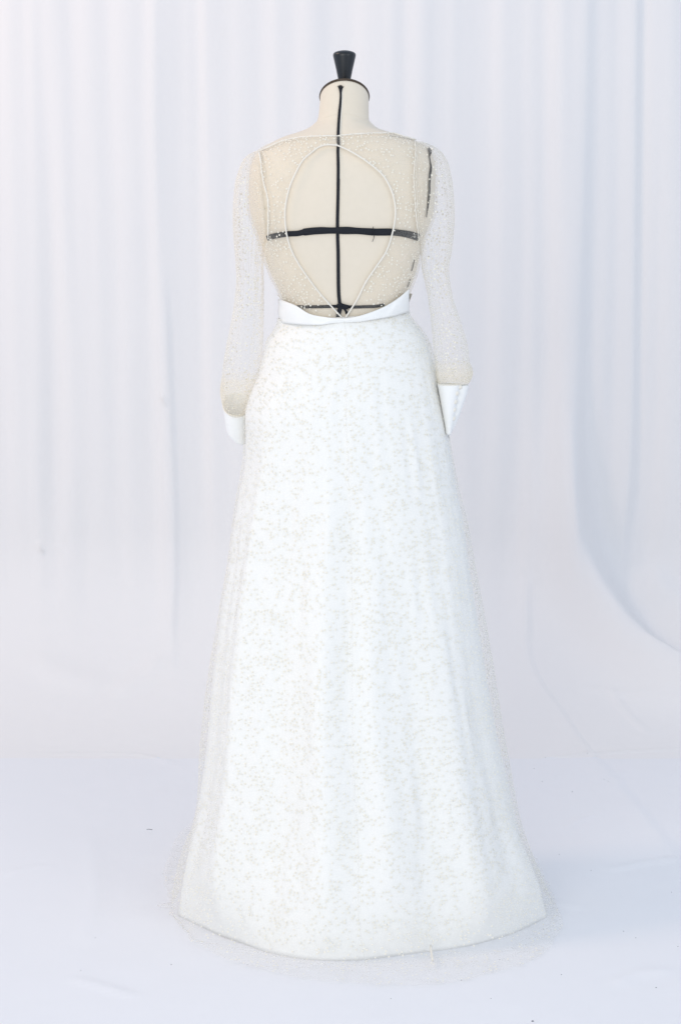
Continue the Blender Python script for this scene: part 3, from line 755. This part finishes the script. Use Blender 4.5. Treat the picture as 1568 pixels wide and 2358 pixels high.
# soft gathers of doubled net where the sleeves are eased into the armhole
for Rg, idxs, par in ((RL, range(6), sl), (RR, range(6), sr)):
    rg = np.random.RandomState(3 if par is sl else 4)
    for q in idxs:
        j0 = 8+q*6+rg.randint(0, 4); a0 = rg.randint(6, 30); a1 = a0+rg.randint(40, 90)
        P = np.array([Rg[i][(j0+int(3*math.sin(i*.04+q))) % 150] for i in range(a0, min(a1, 160), 3)])
        P[:, 1] -= .0015; nn_ = len(P); MB().tube(P, .0010*np.sin(np.linspace(.25, 2.9, nn_))+.0002, 5).build('gathered_fold', M['tulle'], par)
# bunched net at the wrists, several layers over the cuff seam
for Rg, par, k0 in ((RL, sl, 150), (RR, sr, 154)):
    for lay in range(2):
        G = []
        for i in range(k0+6*lay, 170):
            P = Rg[i].copy(); c_ = P.mean(0); a_ = np.linspace(0, 2*PI, 150, endpoint=False); u = (i-k0)/(170-k0)
            f_ = 1+.02*lay+(.05+.03*lay)*math.sin(PI*min(1, u*1.1))*(1+.9*N2(a_*(7+4*lay)+lay*9, np.full(150, u*2.5)))
            P[:, 0] = c_[0]+(P[:, 0]-c_[0])*np.minimum(f_, 1.04); P[:, 1] = c_[1]+(P[:, 1]-c_[1])*f_
            G.append(P)
        fc = grid_faces(len(G), 150, True)
        mesh_obj('gathered_wrist', np.concatenate(G), fc, M['tulle_dense'], par)
# armhole halves that run under the sleeve: deeper net seam allowance
# ---- cuffs
def tube_rows(T, name, mat, parent, nth=64, n_=2.2, drop=0.0, rows_n=30, thick=.0012):
    T = np.array(T, float); rows = np.linspace(T[0, 0], T[-1, 0], rows_n); th = np.linspace(0, 2*PI, nth, endpoint=False); R = []
    for py in rows:
        xi, xo, b, yc, dr = (float(smooth_interp(py, T[:, 0], T[:, q])) for q in range(1, 6))
        z = w_at(784, py, yc)[2]; A, B = w_at(xi, py, yc)[0], w_at(xo, py, yc)[0]; c, s = superell(th, n_)
        R.append(np.stack([(A+B)/2+abs(B-A)/2*c, yc-b*s, z-dr*s], -1))
    o = mesh_obj(name, np.concatenate(R), grid_faces(rows_n, nth, True)[:, ::-1], mat, parent)
    m_ = o.modifiers.new('thickness', 'SOLIDIFY'); m_.thickness = thick; m_.offset = -1
    return o, R
cr, RC = tube_rows([(884,1008,1060,.024,-.044,.0),(900,1011,1056,.024,-.044,0),(940,1018,1048,.021,-.044,0),(980,1025,1041,.014,-.044,0),(1000,1028,1037,.008,-.044,0)], 'cuff', M['satin'], gown)
pl, RP = tube_rows([(886,1030,1078,.018,-.034,.0),(900,1030,1075,.018,-.034,0),(940,1030,1062,.016,-.034,0),(980,1030,1046,.011,-.034,0),(994,1031,1039,.006,-.034,0)], 'cuff_underlap', M['satin'], cr)
P = np.vstack([RC[0][:33], ]); P = P[np.argsort(P[:, 0])]; P[:, 1] -= .0012; MB().tube(P, .0012, 6).build('cuff_piping', M['piping'], cr)
C6 = lambda x, y: ((1180+.17857*x)*.7656, (1000+.17857*y)*.7656)
for (bx, by) in ((1132,915),(1080,1025),(1055,1165),(1033,1297),(1020,1445)):
    q = w_at(*C6(bx, by), -.0585 if by < 1200 else -.056); rb = .0048
    q = w_at(*C6(bx, by), {915: -.0548, 1025: -.0612, 1165: -.0608, 1297: -.0588, 1445: -.0550}[by])
    G = []
    nv = Vector((.25, -1, .1)).normalized(); qt = nv.to_track_quat('Z', 'Y')
    for (rr_, h_) in ((.3, -.9), (.85, -.6), (1.0, 0), (.92, .40), (.70, .68), (.4, .86), (.02, .93)):
        for t_ in np.linspace(0, 2*PI, 18, endpoint=False):
            v_ = qt @ Vector((rb*rr_*math.cos(t_), rb*rr_*math.sin(t_), rb*.85*h_)); G.append(q+np.array(v_))
    mesh_obj('button', np.array(G), grid_faces(7, 18, True), M['piping'], cr)  # darker cream than the cuff: button shading put into the colour
    lp = MB(); lo_ = [q+np.array([-.0046*math.cos(a_), .0008, .0046*math.sin(a_)]) for a_ in np.linspace(-1.9, 1.9, 14)]
    lp.tube(lo_, .0006, 5).build('button_loop', M['loop'], cr)
P = np.array([w_at(*C6(945,1690), -.05), w_at(*C6(940,1735), -.05), w_at(*C6(950,1785), -.05)]); MB().tube(spline(P, 8), .0005, 5).build('loose_thread', M['thread'], cr)
clf, RCL = tube_rows([(930,576,514,.026,.032,.020),(960,572,519,.025,.032,.020),(985,571,523,.023,.032,.016),(1003,569,536,.020,.032,.012),(1014,568,550,.016,.032,.006)], 'cuff', M['satin'], gown)
P = RCL[0][:33]; P = P[np.argsort(P[:, 0])]; P[:, 1] -= .0015; MB().tube(P, .0013, 6).build('cuff_piping', M['piping'], clf)
fix(form); fix(gown)

# ================================================================== lint on the floor cloth
LINT = [(345,1911,2.6,1),(1317,1824,1.5,0),(1248,1800,1.2,0),(1435,2145,1.2,0),(1545,2055,1,0),(1390,1795,1,0),(1352,1735,1.2,0),(1510,2275,1.4,0),(1180,1641,4,1),(1229,1770,1.2,0),(1287,1968,1,0),(1360,2005,1,0),(1255,1745,1,0),(1463,2160,1,0),(395,2222,1.2,0),(570,2222,1,0),(1062,2258,1.2,0),(1400,1800,1,0),(187,2235,1,0),(1226,2353,2.4,0),(1292,2245,1.2,0),(1560,2180,1,0),(220,2160,1,0),(480,2045,1,0),(460,1700,1,0),(1150,2210,1,0),(1130,2300,1,0),(900,2300,1,0),(1250,2140,1,0),(1330,1640,2,1),(1175,1680,1.6,0)]
lt = MB()
for (px, py, s_, kind_) in LINT:
    q = floor_at(px, py, .006)
    if kind_:
        a = rng.rand()*.6; pts = [q+np.array([(k-2)*.0024*s_*.5, math.sin(k*1.1+a)*.0016, .001]) for k in range(5)]
        lt.tube(spline(pts, 9), .0006, 5)
    else:
        r = .0011*s_*.8; lt.tube([q+np.array([-r, 0, r*.4]), q+np.array([0, r*.4, r*.6]), q+np.array([r*.9, 0, r*.4])], [r*.3, r*.6, r*.25], 5)
lo = lt.build('lint', M['thread']); lo['kind'] = 'stuff'; lo['label'] = 'dark specks of lint and thread scattered on the white floor cloth'; lo['category'] = 'lint'
P = spline([floor_at(800, 2262-45, .02), floor_at(815, 2213, .02), floor_at(825, 2203, .02), floor_at(833, 2195, .022)], 14)
